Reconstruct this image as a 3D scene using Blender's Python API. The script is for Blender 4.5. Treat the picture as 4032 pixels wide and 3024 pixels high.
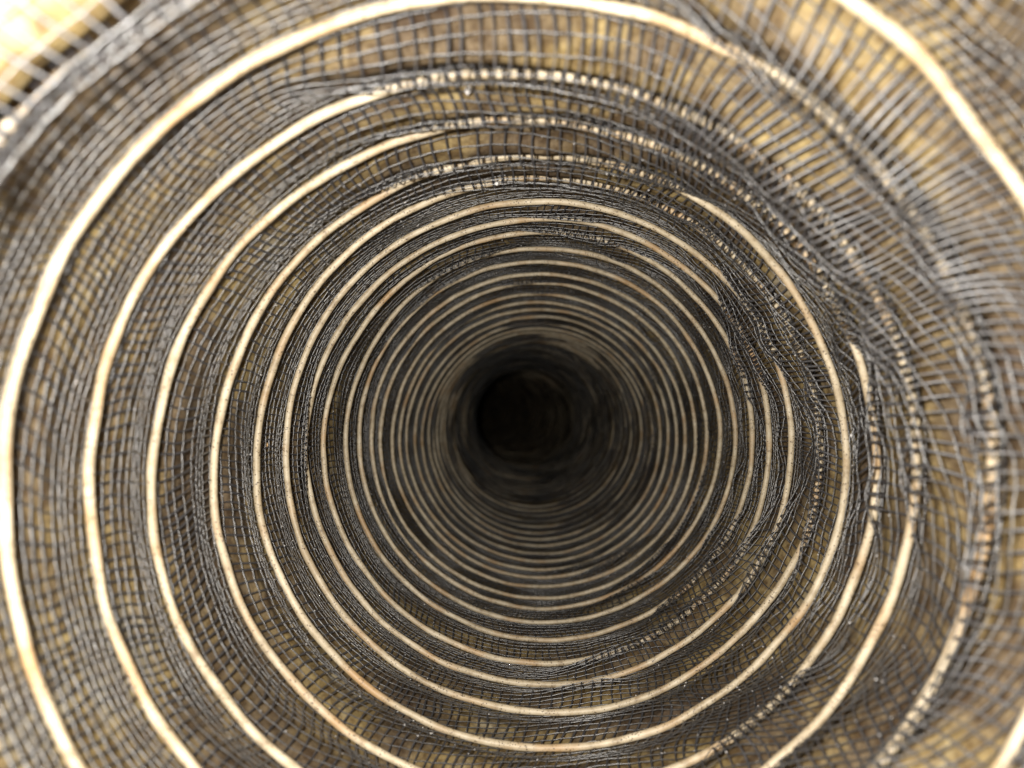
import bpy, math
import numpy as np

# ------------------------------------------------------------------ scene, camera, light
scene = bpy.context.scene
for o in list(bpy.data.objects):
    bpy.data.objects.remove(o)

PITCH = 0.015            # one turn of the coil, metres
FPX = 3030.0             # focal length in photo pixels (4032 wide)
RAD = 1.0e4 / FPX * PITCH
WIRE_R = 0.00062

cam_data = bpy.data.cameras.new("camera")
cam = bpy.data.objects.new("camera", cam_data)
scene.collection.objects.link(cam)
cam.location = (0, 0, 0)
cam.rotation_euler = (math.radians(90), 0, 0)      # looks along +Y
cam_data.sensor_width = 36.0
cam_data.lens = FPX / 4032.0 * 36.0
cam_data.clip_start = 0.002
cam_data.clip_end = 20.0
cam_data.dof.use_dof = True
cam_data.dof.focus_distance = 0.158
cam_data.dof.aperture_fstop = 21.0
scene.camera = cam

world = bpy.data.worlds.new("World")
scene.world = world
world.use_nodes = True
bg = world.node_tree.nodes["Background"]
bg.inputs["Color"].default_value = (0.9, 0.95, 1.0, 1)
bg.inputs["Strength"].default_value = 0.0005

def lamp(name, kind, loc, energy, color, size, rot=(math.radians(90), 0, 0)):
    d = bpy.data.lights.new(name, kind)
    d.energy = energy
    d.color = color
    if kind == 'AREA':
        d.shape = 'DISK'
        d.size = size
    else:
        d.shadow_soft_size = size
    o = bpy.data.objects.new(name, d)
    o.location = loc
    o.rotation_euler = rot
    scene.collection.objects.link(o)
    return o

# the phone's own lamp, up and to the left of the lens
flash = lamp("phone_lamp", 'POINT', (-0.013, 0.0, 0.007), 1.05, (1.0, 0.95, 0.88), 0.0022)
# light that comes in through the open mouth behind the phone
mouth = lamp("mouth_light", 'AREA', (-0.004, -0.12, 0.004), 0.13, (1.0, 0.96, 0.90), 0.05)

scene.view_settings.view_transform = 'Standard'
scene.view_settings.look = 'None'
scene.view_settings.gamma = 1.0
scene.view_settings.exposure = 0.0
scene.view_settings.use_curve_mapping = False
scene.render.engine = 'CYCLES'
scene.cycles.max_bounces = 6
scene.cycles.diffuse_bounces = 4
scene.cycles.glossy_bounces = 3
scene.cycles.transmission_bounces = 0
scene.cycles.use_denoising = True
scene.cycles.caustics_reflective = False
scene.cycles.sample_clamp_indirect = 4.0

rng = np.random.default_rng(11)

# ------------------------------------------------------------------ the line of the hose
ZH = [4.92, 5.37, 5.91, 6.43, 6.8, 7.38, 7.84, 8.35, 8.83, 9.23, 9.82, 10.25, 10.7, 11.19, 11.57,
      12.15, 12.8, 13.25, 13.8, 14.33, 14.9, 15.36, 15.75, 16.37, 17.1, 17.54, 18.1, 18.59, 19.05,
      19.72, 20.4, 21.0, 21.6, 22.4]
pre = [4.92 - 0.5 * k for k in range(9, 0, -1)]
post = []
z = ZH[-1]
while z < 96:
    z += 0.52 + 0.12 * rng.random() + (0.08 if z > 30 else 0)
    post.append(z)
ZS = np.array(pre + ZH + post)
TS = (np.arange(len(ZS)) - len(pre)) * 0.5
T_END = int(TS[-1]) - 1
T_START = -4

def smooth_interp(x, xp, fp):
    """Catmull-Rom style cubic interpolation on sorted knots."""
    x = np.asarray(x, float)
    xp = np.asarray(xp, float)
    fp = np.asarray(fp, float)
    m = np.gradient(fp, xp)
    i = np.clip(np.searchsorted(xp, x) - 1, 0, len(xp) - 2)
    h = xp[i + 1] - xp[i]
    s = np.clip((x - xp[i]) / h, 0, 1)
    return ((2 * s**3 - 3 * s**2 + 1) * fp[i] + (s**3 - 2 * s**2 + s) * h * m[i]
            + (-2 * s**3 + 3 * s**2) * fp[i + 1] + (s**3 - s**2) * h * m[i + 1])

def depth_of(t):                     # depth in pitches along the coil
    return smooth_interp(t, TS, ZS)

CK = np.array([  # depth in pitches, centre of the ring in the photo
    (0.5, 2032, 3000), (2.0, 2034, 2180), (3.5, 2036, 1945), (5.4, 2038, 1882), (6.4, 2050, 1868), (7.4, 2098, 1848), (8.35, 2134, 1815),
    (9.2, 2142, 1785), (10.25, 2140, 1763), (11.2, 2139, 1752), (12.15, 2142, 1738), (13.25, 2140, 1727),
    (14.3, 2135, 1725), (16.4, 2130, 1726), (18, 2127, 1724), (20, 2125, 1722), (22.5, 2124, 1718),
    (26, 2116, 1700), (30, 2104, 1678), (36, 2092, 1660), (43, 2080, 1648), (50, 2068, 1642), (60, 2034, 1634), (70, 1976, 1622), (80, 1900, 1608), (90, 1810, 1594), (98, 1730, 1580)])
CX = (CK[:, 1] - 2016) * CK[:, 0] / FPX
CZ = -(CK[:, 2] - 1512) * CK[:, 0] / FPX

def centre(d):
    return smooth_interp(d, CK[:, 0], CX) * PITCH, smooth_interp(d, CK[:, 0], CZ) * PITCH

def noise_fn(n, fa, ft, seed):
    """smooth periodic noise of (a, t): a wraps at 1"""
    r = np.random.default_rng(seed)
    ka = np.round(r.normal(0, fa, n)).astype(int)
    kt = r.normal(0, ft, n)
    ph = r.random(n) * 6.283
    am = r.normal(0, 1, n)
    am /= math.sqrt((am**2).sum() / 2)
    def f(a, t):
        out = np.zeros(np.broadcast(a, t).shape)
        for q in range(n):
            out += am[q] * np.sin(6.283 * (ka[q] * a + kt[q] * t) + ph[q])
        return out
    return f

nA = noise_fn(14, 3.0, 0.45, 1)
nB = noise_fn(18, 9.0, 0.9, 2)
nC = noise_fn(20, 22.0, 1.3, 3)
nD = noise_fn(14, 4.0, 0.30, 4)
nE = noise_fn(14, 4.0, 0.30, 5)
nF = noise_fn(16, 12.0, 1.0, 6)
nG = noise_fn(16, 12.0, 1.0, 7)
nW = noise_fn(16, 16.0, 1.7, 8)
nR = noise_fn(16, 30.0, 2.0, 9)
nK = noise_fn(16, 46.0, 3.0, 10)
nU = noise_fn(12, 5.0, 0.6, 12)

# ------------------------------------------------------------------ how far the lining folds over each turn
# (place on the turn in sixteenths: 0 left, 4 top, 8 right, 12 bottom; share of the wire hidden by the fold)
COVER = {
    -2: [(0, -.5), (15.9, -.5)],
    -1: [(0, .7), (1, 1.5), (2, 1.6), (3, 1.3), (3.8, .5), (4.5, -.2), (5, -.3), (6, -.3), (7, -.2), (8, 0.3), (9, .6), (10, .7), (11, .5), (12, -.1), (13, -.5), (15.9, -.5)],
    0: [(0, -.5), (2, -.5), (4, -.3), (4.6, .15), (5.1, .9), (5.8, 1.6), (6.6, 1.5), (6.95, .9), (7.1, .75), (7.4, 1.3), (8, 1.2), (8.7, 1.0), (9.3, .7), (10, 1.1), (11, .9), (12, .2), (13, -.4), (15.9, -.5)],
    1: [(0, -.5), (2, -.3), (2.7, .25), (3.3, .8), (4, 1.5), (5, 1.7), (6, 1.9), (7, 1.6), (8, 1.4), (8.4, .6), (9, .3), (9.8, .7), (10.3, .7), (11, .1), (12, -.2), (13, -.4), (15.9, -.5)],
    2: [(0, -.5), (1, -.3), (2, .3), (3, .55), (3.7, .8), (4.1, 1.05), (4.4, .7), (4.7, 1.1), (5.2, 1.2), (5.4, .6), (5.7, .7), (6, 1.3), (6.7, 1.2), (7.0, .55), (7.3, .7), (7.6, 1.3), (8.3, .9), (8.6, .2), (9.2, .2), (9.7, .9), (10.3, 1.0), (10.7, .3), (11.3, 0), (12, -.3), (15.9, -.5)],
    3: [(0, -.5), (1, -.3), (2, .1), (2.6, .5), (3.2, .7), (3.6, 1.1), (4.5, 1.4), (5.0, 1.1), (5.4, .35), (6, .1), (6.6, .2), (7, .55), (7.4, .3), (8, -.2), (9, -.2), (9.8, 0), (10.4, .3), (11, 0), (12, -.3), (13, -.2), (14, -.3), (15.9, -.4)],
    4: [(0, -.4), (1, -.2), (2, -.1), (2.8, .3), (3.3, .8), (3.7, 1.2), (5, 1.4), (5.5, .9), (5.8, .75), (6.1, 1.1), (7, 1.3), (7.7, 1.1), (8.1, .9), (8.4, .6), (9, .2), (9.4, .6), (10, .3), (10.7, 0), (12, -.3), (13, -.1), (14, -.2), (15, -.2), (15.9, -.3)],
    5: [(0, -.3), (2, -.3), (4, -.3), (5, -.2), (5.6, .2), (6, .55), (6.6, .7), (7, 1.0), (7.3, .4), (7.8, -.1), (8.3, -.1), (8.7, .8), (9.2, 1.2), (9.7, .7), (10.3, .3), (11, 0), (11.4, .6), (11.6, .9), (12, .3), (12.6, .1), (13, .1), (14, 0), (15, .3), (15.6, .5), (15.9, .5)],
    6: [(0, .55), (.7, .45), (1.3, .1), (2, .1), (3, .1), (3.6, .5), (4, .9), (4.3, .4), (5, 0), (6, .2), (6.4, .9), (7, 1.2), (7.3, .3), (8, -.1), (8.8, .1), (9.2, 1.0), (10, 1.2), (11, 1.3), (11.5, 1.0), (11.8, .1), (12.3, 0), (12.8, .6), (13.2, .1), (14, 0), (15.9, -.1)],
    7: [(0, -.1), (3, .0), (3.8, .3), (4.3, 1.1), (4.9, .9), (5.2, .1), (6, .0), (6.6, .6), (7, 1.1), (7.6, .6), (8, .3), (8.5, .5), (9, .5), (9.4, 1.1), (10.2, 1.1), (10.7, .5), (11, .1), (12, -.1), (13, 0), (14, -.1), (15.9, -.1)],
    8: [(0, -.1), (2, .1), (3, .4), (4, .5), (5, .5), (5.5, .1), (6, -.1), (7, -.1), (8, -.1), (9, .3), (10, .4), (11, .1), (12, 0), (13, .1), (14, .2), (15.9, 0)],
    9: [(0, 0), (1, .2), (2, .6), (3, .4), (4, 0), (5, -.1), (7, 0), (8, .0), (9, .2), (10, .2), (10.6, .9), (11.2, .5), (12, .0), (13, .2), (14, .6), (15.9, .2)],
}
ck_t, ck_v = [], []
for k in sorted(COVER):
    for s, v in COVER[k]:
        ck_t.append(k + s / 16.0)
        ck_v.append(v)
t = 10.05
while t < T_END + 2:
    a = t % 1.0
    right = math.exp(-((a - 0.44) / 0.07)**2) * 0.7 + math.exp(-((a - 0.66) / 0.07)**2) * 0.7 + 0.35 * math.exp(-((a - .25) / .06)**2)
    ck_t.append(t)
    deep = 0.45 * min(1, max(0, (t - 14) / 6)) + 0.65 * min(1, max(0, (t - 18) / 7))
    ck_v.append(min(-0.05 + deep + right * (0.3 + 0.9 * rng.random()) + 0.60 * rng.normal(), 0.65 if (t < 20 and (a > 0.74 or a < 0.16)) else 1.35 if t > 18 else 1.05))
    t += 0.055 + 0.05 * rng.random()
ck_t = np.array([-6.0, -3.0] + ck_t)
ck_v = np.array([-.5, -.5] + ck_v)

def smoothstep(x, lo, hi):
    v = np.clip((x - lo) / (hi - lo), 0, 1)
    return v * v * (3 - 2 * v)

def crest_shape(w):
    """fold just before the wire at helix place w: inward height, place between the turns, steepness of its far side"""
    cover = sum(np.interp(w + o, ck_t, ck_v) for o in (-.018, -.009, 0, .009, .018)) / 5 - 0.1
    cover = cover + 1.4 * np.maximum(cover - 0.6, 0) + 0.10 * nB(w % 1.0, w)
    b = smoothstep(cover, 0.0, 0.75)
    uc = 0.55 + 0.10 * b + 0.035 * nU(w % 1.0, w)
    phi = math.pi - 2 * math.pi * w
    ex, ez = np.cos(phi), 0.98 * np.sin(phi)
    e2 = ex * ex + ez * ez
    dw = depth_of(w)
    dp = depth_of(w - 1)
    dc = dp + uc * (dw - dp)
    cx, cz = centre(dw)
    hw = -WIRE_R + cover * 2 * WIRE_R
    px, pz = cx + (RAD - hw) * ex, cz + (RAD - hw) * ez
    q = dc / np.maximum(dw, 1.0)
    c2x, c2z = centre(dc)
    high = RAD - ((px * q - c2x) * ex + (pz * q - c2z) * ez) / e2
    slope = np.maximum((high - hw) / ((dw - dc) * PITCH), 0.05)     # of the line of sight along the wall
    aw = w % 1.0
    belly = 0.14 + 0.38 * smoothstep(w, 1.5, 4.5) + 0.22 * np.exp(-((aw - 0.74) / 0.10)**2) + 0.15 * nA(aw, w)
    low = -WIRE_R + belly * slope * (dw - dp) * PITCH / math.pi
    h = low + b * (np.maximum(high, low) - low)
    return np.clip(h, -0.0003, 0.0085), uc, 1.0 + 0.7 * b

_cw = np.arange(-5.0, T_END + 3.0, 0.004)
_ch, _cu, _ce = crest_shape(_cw)

def surf(a, t, layer):
    """point of the lining (layer 0) or of the film behind it (layer 1); a = share of the turn, t = helix place"""
    a_w = a % 1.0
    turn = np.floor(t - a)
    u = t - a - turn
    w = turn + 1 + a
    d0 = depth_of(w - 1)
    d1 = depth_of(w)
    d = d0 + u * (d1 - d0)
    H = np.interp(w, _cw, _ch)
    uc = np.interp(w, _cw, _cu)
    ex = np.interp(w, _cw, _ce)
    v0 = np.clip((u - 0.06) / (uc - 0.06), 0, 1)
    v1 = np.clip((u - uc) / (0.935 - uc), 0, 1)
    B = np.where(u < uc, 0.5 - 0.5 * np.cos(math.pi * v0), (0.5 + 0.5 * np.cos(math.pi * v1))**ex)
    h0 = -WIRE_R * 1.05
    fold = np.exp(-((a_w - 0.46) / 0.12)**2) * smoothstep(-t, -10.5, -6)
    if layer == 0:
        h = h0 + (H - h0) * B
        h += B * (0.00013 * nB(a_w, t) + 0.00002 * nC(a_w, t))
        right = 0.10 + 0.90 * np.exp(-((a_w - 0.47) / 0.15)**2)
        h += B * fold * 0.00042 * np.sin(2 * math.pi * 2.4 * u + 2.2 * nD(a_w, t))
        h += B * right * (0.00036 * nW(a_w, t) + 0.00003 * nR(a_w, t))
    else:
        h = h0 - 0.0007 + (H - h0) * (0.64 - 0.32 * fold) * B**1.05
        h += B * (0.00022 * nB(a_w, t) + 0.00016 * nC(a_w + .3, t)) - 0.0002
        h += 0.00012 * nR(a_w, t) + 0.00005 * nK(a_w, t)
    phi = math.pi - 2 * math.pi * a
    cx, cz = centre(d)
    r = RAD - h
    return np.stack([cx + r * np.cos(phi), d * PITCH, cz + 0.98 * r * np.sin(phi)], axis=-1)

# ------------------------------------------------------------------ how the woven lining is pulled askew
SWIRL = [(0.66, 3.5, 0.024, 0.62), (0.64, 6.5, 0.022, 0.50), (0.60, 1.0, 0.022, 0.45), (0.53, 5.2, 0.014, 0.5), (0.70, 9.5, 0.02, 0.35),
         (0.40, 3.0, 0.018, -0.3), (0.10, 4.5, 0.02, 0.10), (0.02, 7.0, 0.016, -0.12), (0.90, 4.0, 0.018, 0.16), (0.22, 2.2, 0.016, 0.12),
         (0.84, 2.0, 0.015, -0.16), (0.78, 6.0, 0.016, 0.22), (0.30, 7.5, 0.018, -0.28), (0.5, 11.0, 0.02, 0.35), (0.15, 10.0, 0.02, -0.3), (0.92, 11.0, 0.02, 0.3)]
CIRC = 2 * math.pi * RAD

def warp(a, t):
    x = a * CIRC
    y = (t - a) * PITCH
    dx = np.zeros_like(x)
    dy = np.zeros_like(x)
    for (sa, st, sg, rot) in SWIRL:
        rx = x - sa * CIRC
        rx = (rx + CIRC / 2) % CIRC - CIRC / 2
        ry = y + a * PITCH - st * PITCH
        g = rot * np.exp(-(rx**2 + ry**2) / (2 * sg**2))
        c, s = np.cos(g), np.sin(g)
        dx += c * rx - s * ry - rx
        dy += s * rx + c * ry - ry
    rx = (x - 0.43 * CIRC + CIRC / 2) % CIRC - CIRC / 2
    dx += -0.30 * rx * np.exp(-rx**2 / (2 * 0.034**2)) * smoothstep(-t, -11, -4)
    aw = a % 1.0
    dx += 0.0014 * nD(aw, t) + 0.00020 * nF(aw, t)
    dy += 0.0009 * nE(aw, t) + 0.00012 * nG(aw, t)
    return a + dx / CIRC, t + dy / PITCH + dx / CIRC * 0.0

# ------------------------------------------------------------------ materials
def new_mat(name):
    m = bpy.data.materials.new(name)
    m.use_nodes = True
    nt = m.node_tree
    return m, nt, nt.nodes["Principled BSDF"]

def node(nt, kind, **kw):
    n = nt.nodes.new(kind)
    for k, v in kw.items():
        setattr(n, k, v)
    return n

def ramp(nt, src, stops):
    n = nt.nodes.new('ShaderNodeValToRGB')
    e = n.color_ramp.elements
    while len(e) < len(stops):
        e.new(0.5)
    for q, (p, c) in enumerate(stops):
        e[q].position = p
        e[q].color = (*c, 1)
    nt.links.new(src, n.inputs[0])
    return n

def noise_tex(nt, scale, detail=4, rough=0.6, vec=None):
    n = nt.nodes.new('ShaderNodeTexNoise')
    n.inputs['Scale'].default_value = scale
    n.inputs['Detail'].default_value = detail
    n.inputs['Roughness'].default_value = rough
    if vec is not None:
        nt.links.new(vec, n.inputs['Vector'])
    return n

def mix_rgb(nt, fac, a, b, mode='MIX'):
    n = nt.nodes.new('ShaderNodeMix')
    n.data_type = 'RGBA'
    n.blend_type = mode
    if isinstance(fac, float):
        n.inputs[0].default_value = fac
    else:
        nt.links.new(fac, n.inputs[0])
    for sock, v in ((n.inputs[6], a), (n.inputs[7], b)):
        if isinstance(v, tuple):
            sock.default_value = (*v, 1)
        else:
            nt.links.new(v, sock)
    return n.outputs[2]

def bump(nt, bsdf, height, strength, dist):
    b = nt.nodes.new('ShaderNodeBump')
    b.inputs['Strength'].default_value = strength
    b.inputs['Distance'].default_value = dist
    nt.links.new(height, b.inputs['Height'])
    nt.links.new(b.outputs[0], bsdf.inputs['Normal'])

# cream coating of the wire: mottled, pitted with dark specks, stained along its edges
wire_mat, nt, bs = new_mat("cream_wire_coating")
tc = node(nt, 'ShaderNodeTexCoord').outputs['Object']
n1 = noise_tex(nt, 420, 5, 0.65, tc)
base = ramp(nt, n1.outputs['Fac'], [(0.32, (0.38, 0.295, 0.19)), (0.46, (0.58, 0.485, 0.335)), (0.66, (0.70, 0.61, 0.455))])
n2 = noise_tex(nt, 95, 3, 0.6, tc)
stain = ramp(nt, n2.outputs['Fac'], [(0.50, (0, 0, 0)), (0.70, (1, 1, 1))])
c1 = mix_rgb(nt, stain.outputs[0], base.outputs[0], (0.50, 0.33, 0.17))
vor = node(nt, 'ShaderNodeTexVoronoi')
vor.inputs['Scale'].default_value = 2300
nv = noise_tex(nt, 1600, 2, 0.5, tc)
wv = node(nt, 'ShaderNodeVectorMath', operation='MULTIPLY_ADD')
nt.links.new(nv.outputs['Color'], wv.inputs[0])
wv.inputs[1].default_value = (0.0005, 0.0005, 0.0005)
nt.links.new(tc, wv.inputs[2])
nt.links.new(wv.outputs[0], vor.inputs['Vector'])
n3 = noise_tex(nt, 800, 2, 0.5, tc)
pit = ramp(nt, vor.outputs['Distance'], [(0.20, (1, 1, 1)), (0.36, (0, 0, 0))])
pit2 = ramp(nt, n3.outputs['Fac'], [(0.46, (0, 0, 0)), (0.54, (1, 1, 1))])
pf = node(nt, 'ShaderNodeMath', operation='MULTIPLY')
nt.links.new(pit.outputs[0], pf.inputs[0])
nt.links.new(pit2.outputs[0], pf.inputs[1])
n4 = noise_tex(nt, 60, 4, 0.7, tc)
tone = ramp(nt, n4.outputs['Fac'], [(0.35, (0.78, 0.76, 0.72)), (0.65, (1.08, 1.08, 1.08))])
c1 = mix_rgb(nt, 1.0, c1, tone.outputs[0], 'MULTIPLY')
c2 = mix_rgb(nt, pf.outputs[0], c1, (0.10, 0.065, 0.04))
nt.links.new(c2, bs.inputs['Base Color'])
bs.inputs['Roughness'].default_value = 0.48
bs.inputs['Specular IOR Level'].default_value = 0.45
bump(nt, bs, n1.outputs['Fac'], 0.5, 0.00012)

# woven thread: black coated yarn with a grey sheen
def thread_material(name, col, spec, rough, ior):
    m, nt, bs = new_mat(name)
    tc = node(nt, 'ShaderNodeTexCoord').outputs['Object']
    n = noise_tex(nt, 900, 3, 0.6, tc)
    r = ramp(nt, n.outputs['Fac'], [(0.3, tuple(0.55 * c for c in col)), (0.55, col), (0.75, tuple(min(1, 2.0 * c + 0.01) for c in col))])
    nt.links.new(r.outputs[0], bs.inputs['Base Color'])
    bs.inputs['Roughness'].default_value = rough
    bs.inputs['Specular IOR Level'].default_value = spec
    bs.inputs['IOR'].default_value = ior
    n2 = noise_tex(nt, 2600, 2, 0.5, tc)
    bump(nt, bs, n2.outputs['Fac'], 0.7, 0.00008)
    return m
weft_mat = thread_material("grey_black_weft_yarn", (0.055, 0.054, 0.054), 1.0, 0.42, 1.85)
warp_mat = thread_material("black_warp_yarn", (0.024, 0.024, 0.030), 1.0, 0.50, 2.0)

# film behind the lining: yellow brown with greyer patches, fibrous
film_mat, nt, bs = new_mat("yellow_brown_film")
tc = node(nt, 'ShaderNodeTexCoord').outputs['Object']
n1 = noise_tex(nt, 48, 4, 0.6, tc)
base = ramp(nt, n1.outputs['Fac'], [(0.32, (0.115, 0.085, 0.060)), (0.47, (0.165, 0.127, 0.082)), (0.58, (0.29, 0.222, 0.105)), (0.70, (0.29, 0.26, 0.20))])
n2 = noise_tex(nt, 480, 3, 0.6, tc)
cellr = ramp(nt, n2.outputs['Fac'], [(0.36, (0.5, 0.43, 0.37)), (0.64, (1.3, 1.29, 1.22))])
c1 = mix_rgb(nt, 1.0, base.outputs[0], cellr.outputs[0], 'MULTIPLY')
n3 = noise_tex(nt, 1900, 3, 0.7, tc)
grain = ramp(nt, n3.outputs['Fac'], [(0.35, (0.8, 0.78, 0.75)), (0.65, (1.1, 1.1, 1.1))])
c2 = mix_rgb(nt, 1.0, c1, grain.outputs[0], 'MULTIPLY')
nt.links.new(c2, bs.inputs['Base Color'])
bs.inputs['Roughness'].default_value = 0.55
bs.inputs['Specular IOR Level'].default_value = 0.35
bump(nt, bs, n3.outputs['Fac'], 0.6, 0.0001)

lint_glint_mat, nt, bs = new_mat("pale_lint_and_glints")  # colour of the lint, and of the specks that imitate thread glints
bs.inputs['Base Color'].default_value = (0.78, 0.76, 0.74, 1)
bs.inputs['Roughness'].default_value = 0.35
bs.inputs['Specular IOR Level'].default_value = 0.8

# ------------------------------------------------------------------ mesh helpers
def link_mesh(name, verts, quads, mats, parent, mat_index=None, smooth=True):
    me = bpy.data.meshes.new(name)
    nv, nq = len(verts), len(quads)
    me.vertices.add(nv)
    me.vertices.foreach_set("co", np.ascontiguousarray(verts, dtype=np.float32).ravel())
    me.loops.add(nq * 4)
    me.loops.foreach_set("vertex_index", np.ascontiguousarray(quads, dtype=np.int32).ravel())
    me.polygons.add(nq)
    me.polygons.foreach_set("loop_start", np.arange(0, nq * 4, 4, dtype=np.int32))
    for m in mats:
        me.materials.append(m)
    if mat_index is not None:
        me.polygons.foreach_set("material_index", np.ascontiguousarray(mat_index, dtype=np.int32))
    if smooth:
        me.polygons.foreach_set("use_smooth", np.ones(nq, dtype=bool))
    me.update(calc_edges=True)
    o = bpy.data.objects.new(name, me)
    scene.collection.objects.link(o)
    o.parent = parent
    return o

def tubes(P, radius, sides, inward):
    """P (n, m, 3): n polylines of m points -> verts, quads; sides 2 = a flat ribbon"""
    n, m, _ = P.shape
    T = np.gradient(P, axis=1)
    T /= np.linalg.norm(T, axis=2, keepdims=True) + 1e-12
    S = np.cross(T, inward)
    S /= np.linalg.norm(S, axis=2, keepdims=True) + 1e-12
    U = np.cross(S, T)
    radius = np.broadcast_to(radius, (n, m))[..., None]
    if sides == 2:
        V = np.stack([P - S * radius, P + S * radius], axis=2)
    else:
        ang = 2 * math.pi * (np.arange(sides) + 0.5) / sides
        V = np.stack([P + (S * math.cos(q) + U * math.sin(q)) * radius for q in ang], axis=2)
    idx = np.arange(n * m * sides).reshape(n, m, sides)
    if sides == 2:
        Q = np.stack([idx[:, :-1, 0], idx[:, :-1, 1], idx[:, 1:, 1], idx[:, 1:, 0]], axis=-1)
    else:
        nx = np.roll(idx, -1, axis=2)
        Q = np.stack([idx[:, :-1], nx[:, :-1], nx[:, 1:], idx[:, 1:]], axis=-1)
    return V.reshape(-1, 3), Q.reshape(-1, 4)

def empty(name, parent=None, loc=(0, 0, 0)):
    o = bpy.data.objects.new(name, None)
    o.empty_display_size = 0.01
    scene.collection.objects.link(o)
    o.location = loc
    o.parent = parent
    return o

# ------------------------------------------------------------------ the hose
hose = empty("flexible_hose")
hose["label"] = "flexible hose seen from inside, cream wire coil over black mesh and yellow brown film"
hose["category"] = "hose"
coil = empty("wire_coil", hose)
lining = empty("mesh_lining", hose)
film = empty("outer_film", hose)

# wire coil, one object for each turn
def wire_points(tt):
    a = tt % 1.0
    d = depth_of(tt) + 0.008 * nF(a, tt)
    phi = math.pi - 2 * math.pi * tt
    cx, cz = centre(d)
    r = RAD + 0.00012 * nB(a, tt) + 0.00003 * nW(a, tt)
    return np.stack([cx + r * np.cos(phi), d * PITCH, cz + 0.98 * r * np.sin(phi)], axis=-1)

for k in range(T_START, T_END):
    near = k < 18
    segs, sides = (200, 12) if near else (96, 8)
    if k > 34:
        segs, sides = 64, 6
    tt = k + np.arange(-1, segs + 2) / segs
    P = wire_points(tt)[None]
    phi = math.pi - 2 * math.pi * tt
    inw = np.stack([-np.cos(phi), np.zeros_like(phi), -np.sin(phi)], axis=-1)[None]
    rad = WIRE_R * (1 + 0.045 * nR(tt % 1.0, tt) + 0.03 * nK(tt % 1.0, tt))[None]
    V, Q = tubes(P, rad, sides, inw)
    V = V.reshape(1, segs + 3, sides, 3)[:, 1:-1].reshape(-1, 3)       # ends cut so that turns meet
    Q = Q.reshape(1, segs + 2, sides, 4)[:, 1:-1].reshape(-1, 4) - sides
    link_mesh("coil_turn", V, Q, [wire_mat], coil)

# film, one panel for each turn
for k in range(T_START, T_END - 1):
    na, nu = (360, 22) if k < 14 else (160, 12)
    if k > 30:
        na, nu = 80, 6
    A, Uu = np.meshgrid(np.linspace(0, 1, na + 1), np.linspace(0, 1, nu + 1), indexing='ij')
    tt = k + A + np.clip(Uu, 1e-6, 1 - 1e-6)
    V = surf(A, tt, 1).reshape(-1, 3)
    I = np.arange((na + 1) * (nu + 1)).reshape(na + 1, nu + 1)
    Q = np.stack([I[:-1, :-1], I[:-1, 1:], I[1:, 1:], I[1:, :-1]], axis=-1).reshape(-1, 4)
    link_mesh("film_panel", V, Q, [film_mat], film)

# woven lining, one band for each turn
N_WARP, M_WEFT = 206, 10
warp_jit = rng.normal(0, 0.07, N_WARP)

def inward_of(a):
    phi = math.pi - 2 * math.pi * a
    return np.stack([-np.cos(phi), np.zeros_like(phi), -np.sin(phi)], axis=-1)

MESH_END = T_END - 2
for k in range(T_START + 1, MESH_END):
    if k < 8:
        sub_a, sub_t, sides = 2, 2, 4
    elif k < 14:
        sub_a, sub_t, sides = 2, 2, 3
    elif k < 20:
        sub_a, sub_t, sides = 2, 1, 3
    elif k < 38:
        sub_a, sub_t, sides = 1, 1, 3
    else:
        sub_a, sub_t, sides = 1, 1, 2
    vs, qs, ms, off = [], [], [], 0
    # weft threads: run round the hose
    m = N_WARP * sub_a
    jj = np.arange(M_WEFT)
    a = np.linspace(0, 1, m + 1)
    rj = np.random.default_rng(100 + k).normal(0, 0.05, M_WEFT)
    A = np.broadcast_to(a, (M_WEFT, m + 1)).copy()
    T = k + (jj + 0.5 + rj)[:, None] / M_WEFT + A
    # the yarn of one turn runs on into the next: blend its offset towards the next band's
    rn = np.random.default_rng(100 + k + 1).normal(0, 0.05, M_WEFT)
    T += (A**3) * (rn - rj)[:, None] / M_WEFT
    A2, T2 = warp(A, T)
    P = surf(A2, T2, 0)
    P += inward_of(A2) * 0.00006 * np.sin(A * N_WARP * math.pi + jj[:, None] * math.pi)[..., None]
    rad = 0.00009 * (1 + 0.18 * nK(A2 % 1.0, T2))
    V, Q = tubes(P, rad if sides > 2 else rad * 1.1, sides, inward_of(A2))
    vs.append(V); qs.append(Q + off); ms.append(np.zeros(len(Q), int)); off += len(V)
    # warp threads: run along the hose
    m = M_WEFT * sub_t
    ii = np.arange(N_WARP)
    s = np.linspace(0, 1, m + 1)
    A = ((ii + 0.5 + warp_jit) / N_WARP)[:, None] + 0 * s[None]
    T = k + A + s[None]
    A2, T2 = warp(A, T)
    P = surf(A2, T2, 0)
    P -= inward_of(A2) * 0.00006
    rad = 0.00017 * (1 + 0.16 * nK(A2 % 1.0, T2))
    V, Q = tubes(P, rad, sides, inward_of(A2))
    vs.append(V); qs.append(Q + off); ms.append(np.ones(len(Q), int))
    o = link_mesh("mesh_band", np.concatenate(vs), np.concatenate(qs), [weft_mat, warp_mat], lining, np.concatenate(ms))
    o["kind"] = "stuff"

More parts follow.
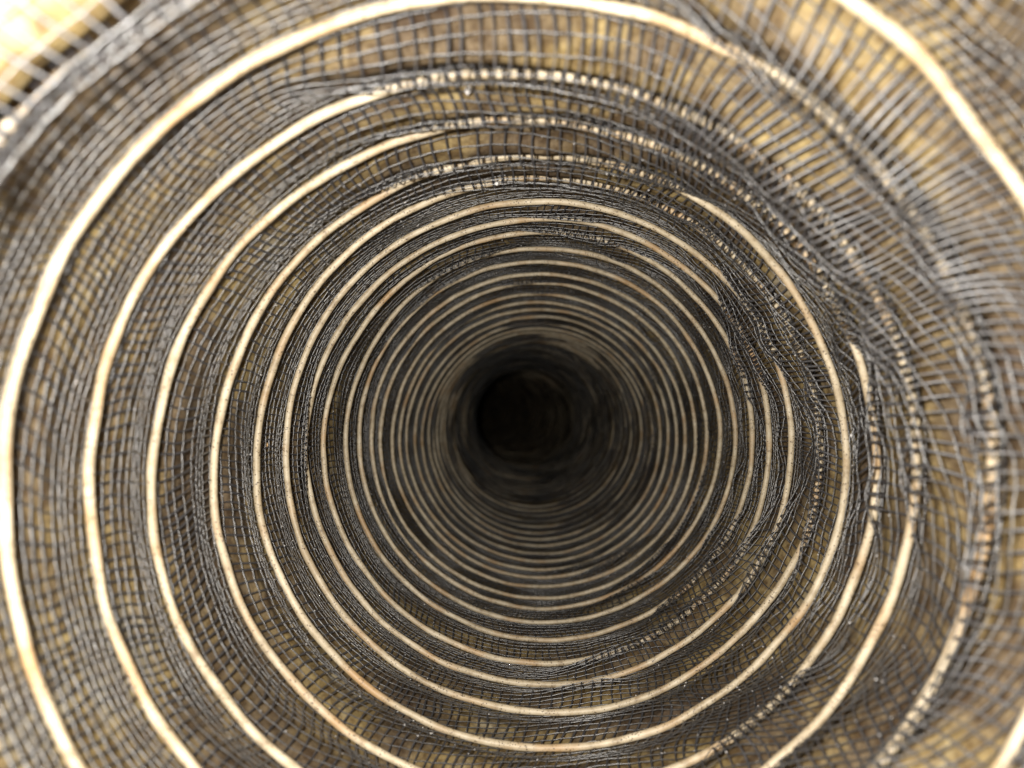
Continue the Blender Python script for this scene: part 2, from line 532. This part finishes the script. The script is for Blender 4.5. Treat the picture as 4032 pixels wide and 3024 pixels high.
# ------------------------------------------------------------------ pale specks modelled in place of glints on the threads
def specks(n, tmin, tmax, smin, smax, seed):
    r = np.random.default_rng(seed)
    a = r.random(n)
    t = tmin + (tmax - tmin) * r.random(n)
    onw = r.random(n) < 0.5
    a = np.where(onw, (np.floor(a * N_WARP) + 0.5) / N_WARP, a)
    t2 = np.where(onw, t, (np.floor(t * M_WEFT) + 0.5) / M_WEFT)
    t = t2 + a
    A2, T2 = warp(a, t)
    P = surf(A2, T2, 0) + inward_of(A2) * 0.00014
    size = smin + (smax - smin) * r.random(n)**4
    octa = np.array([(1, 0, 0), (0, 1, 0), (-1, 0, 0), (0, -1, 0), (0, 0, 1), (0, 0, -1)], float)
    V = P[:, None] + octa[None] * size[:, None, None] * (0.6 + 0.8 * r.random((n, 6, 1)))
    return V, P

octa_tris = np.array([(0, 1, 4), (1, 2, 4), (2, 3, 4), (3, 0, 4), (1, 0, 5), (2, 1, 5), (3, 2, 5), (0, 3, 5)])
V, _ = specks(9000, 0.5, 15.0, 0.000025, 0.00014, 21)
faces = (octa_tris[None] + (np.arange(len(V)) * 6)[:, None, None]).reshape(-1, 3)
me = bpy.data.meshes.new("glint_specks")
me.from_pydata(V.reshape(-1, 3).tolist(), [], faces.tolist())
me.materials.append(lint_glint_mat)
glint_specks = bpy.data.objects.new("glint_specks", me)
scene.collection.objects.link(glint_specks)
glint_specks["kind"] = "stuff"
glint_specks["label"] = "fine pale specks over the black mesh, modelled in place of thread glints"
glint_specks["category"] = "glint_specks"

# ------------------------------------------------------------------ a few larger flecks caught on the lining
def fleck(name, label, a, t, size, seed, stretch=(1, 1, 1), mat=lint_glint_mat):
    r = np.random.default_rng(seed)
    A2, T2 = np.array([a]), np.array([t])
    P = (surf(A2, T2, 0) + inward_of(A2) * (0.00016 + 0.5 * size))[0]
    bm_v, bm_f = [], []
    nl, ns = 5, 7
    for i in range(nl + 1):
        th = math.pi * i / nl
        for j in range(ns):
            ph = 2 * math.pi * j / ns
            k = size * (0.65 + 0.7 * r.random())
            bm_v.append((P[0] + stretch[0] * k * math.sin(th) * math.cos(ph), P[1] + stretch[1] * k * math.sin(th) * math.sin(ph), P[2] + stretch[2] * k * math.cos(th)))
    for i in range(nl):
        for j in range(ns):
            bm_f.append((i * ns + j, i * ns + (j + 1) % ns, (i + 1) * ns + (j + 1) % ns, (i + 1) * ns + j))
    me = bpy.data.meshes.new(name)
    me.from_pydata(bm_v, [], bm_f)
    me.materials.append(mat)
    o = bpy.data.objects.new(name, me)
    scene.collection.objects.link(o)
    o["label"] = label
    o["category"] = "fleck"
    o["group"] = "flecks caught on the mesh"
    return o

straw_mat, nt, bs = new_mat("straw_fibre")
bs.inputs['Base Color'].default_value = (0.62, 0.40, 0.20, 1)
bs.inputs['Roughness'].default_value = 0.5
fleck("lint_fleck", "bright white crumb on the dark mesh near the top, in focus", 0.224, 3.74, 0.00030, 1, (1.3, 1, 0.8))
fleck("lint_fleck", "larger blurred white fluff on the yellow mesh at the top", 0.229, 1.46, 0.00042, 2, (1, 1, 1.1))
fleck("lint_fleck", "small white triangle of lint beside the coil at the right", 0.486, 3.36, 0.00022, 3, (0.8, 1, 1.2))
fleck("straw_fleck", "tiny orange straw fibre between coil turns at the left", 0.005, 4.36, 0.00016, 4, (0.6, 1, 2.2), straw_mat)
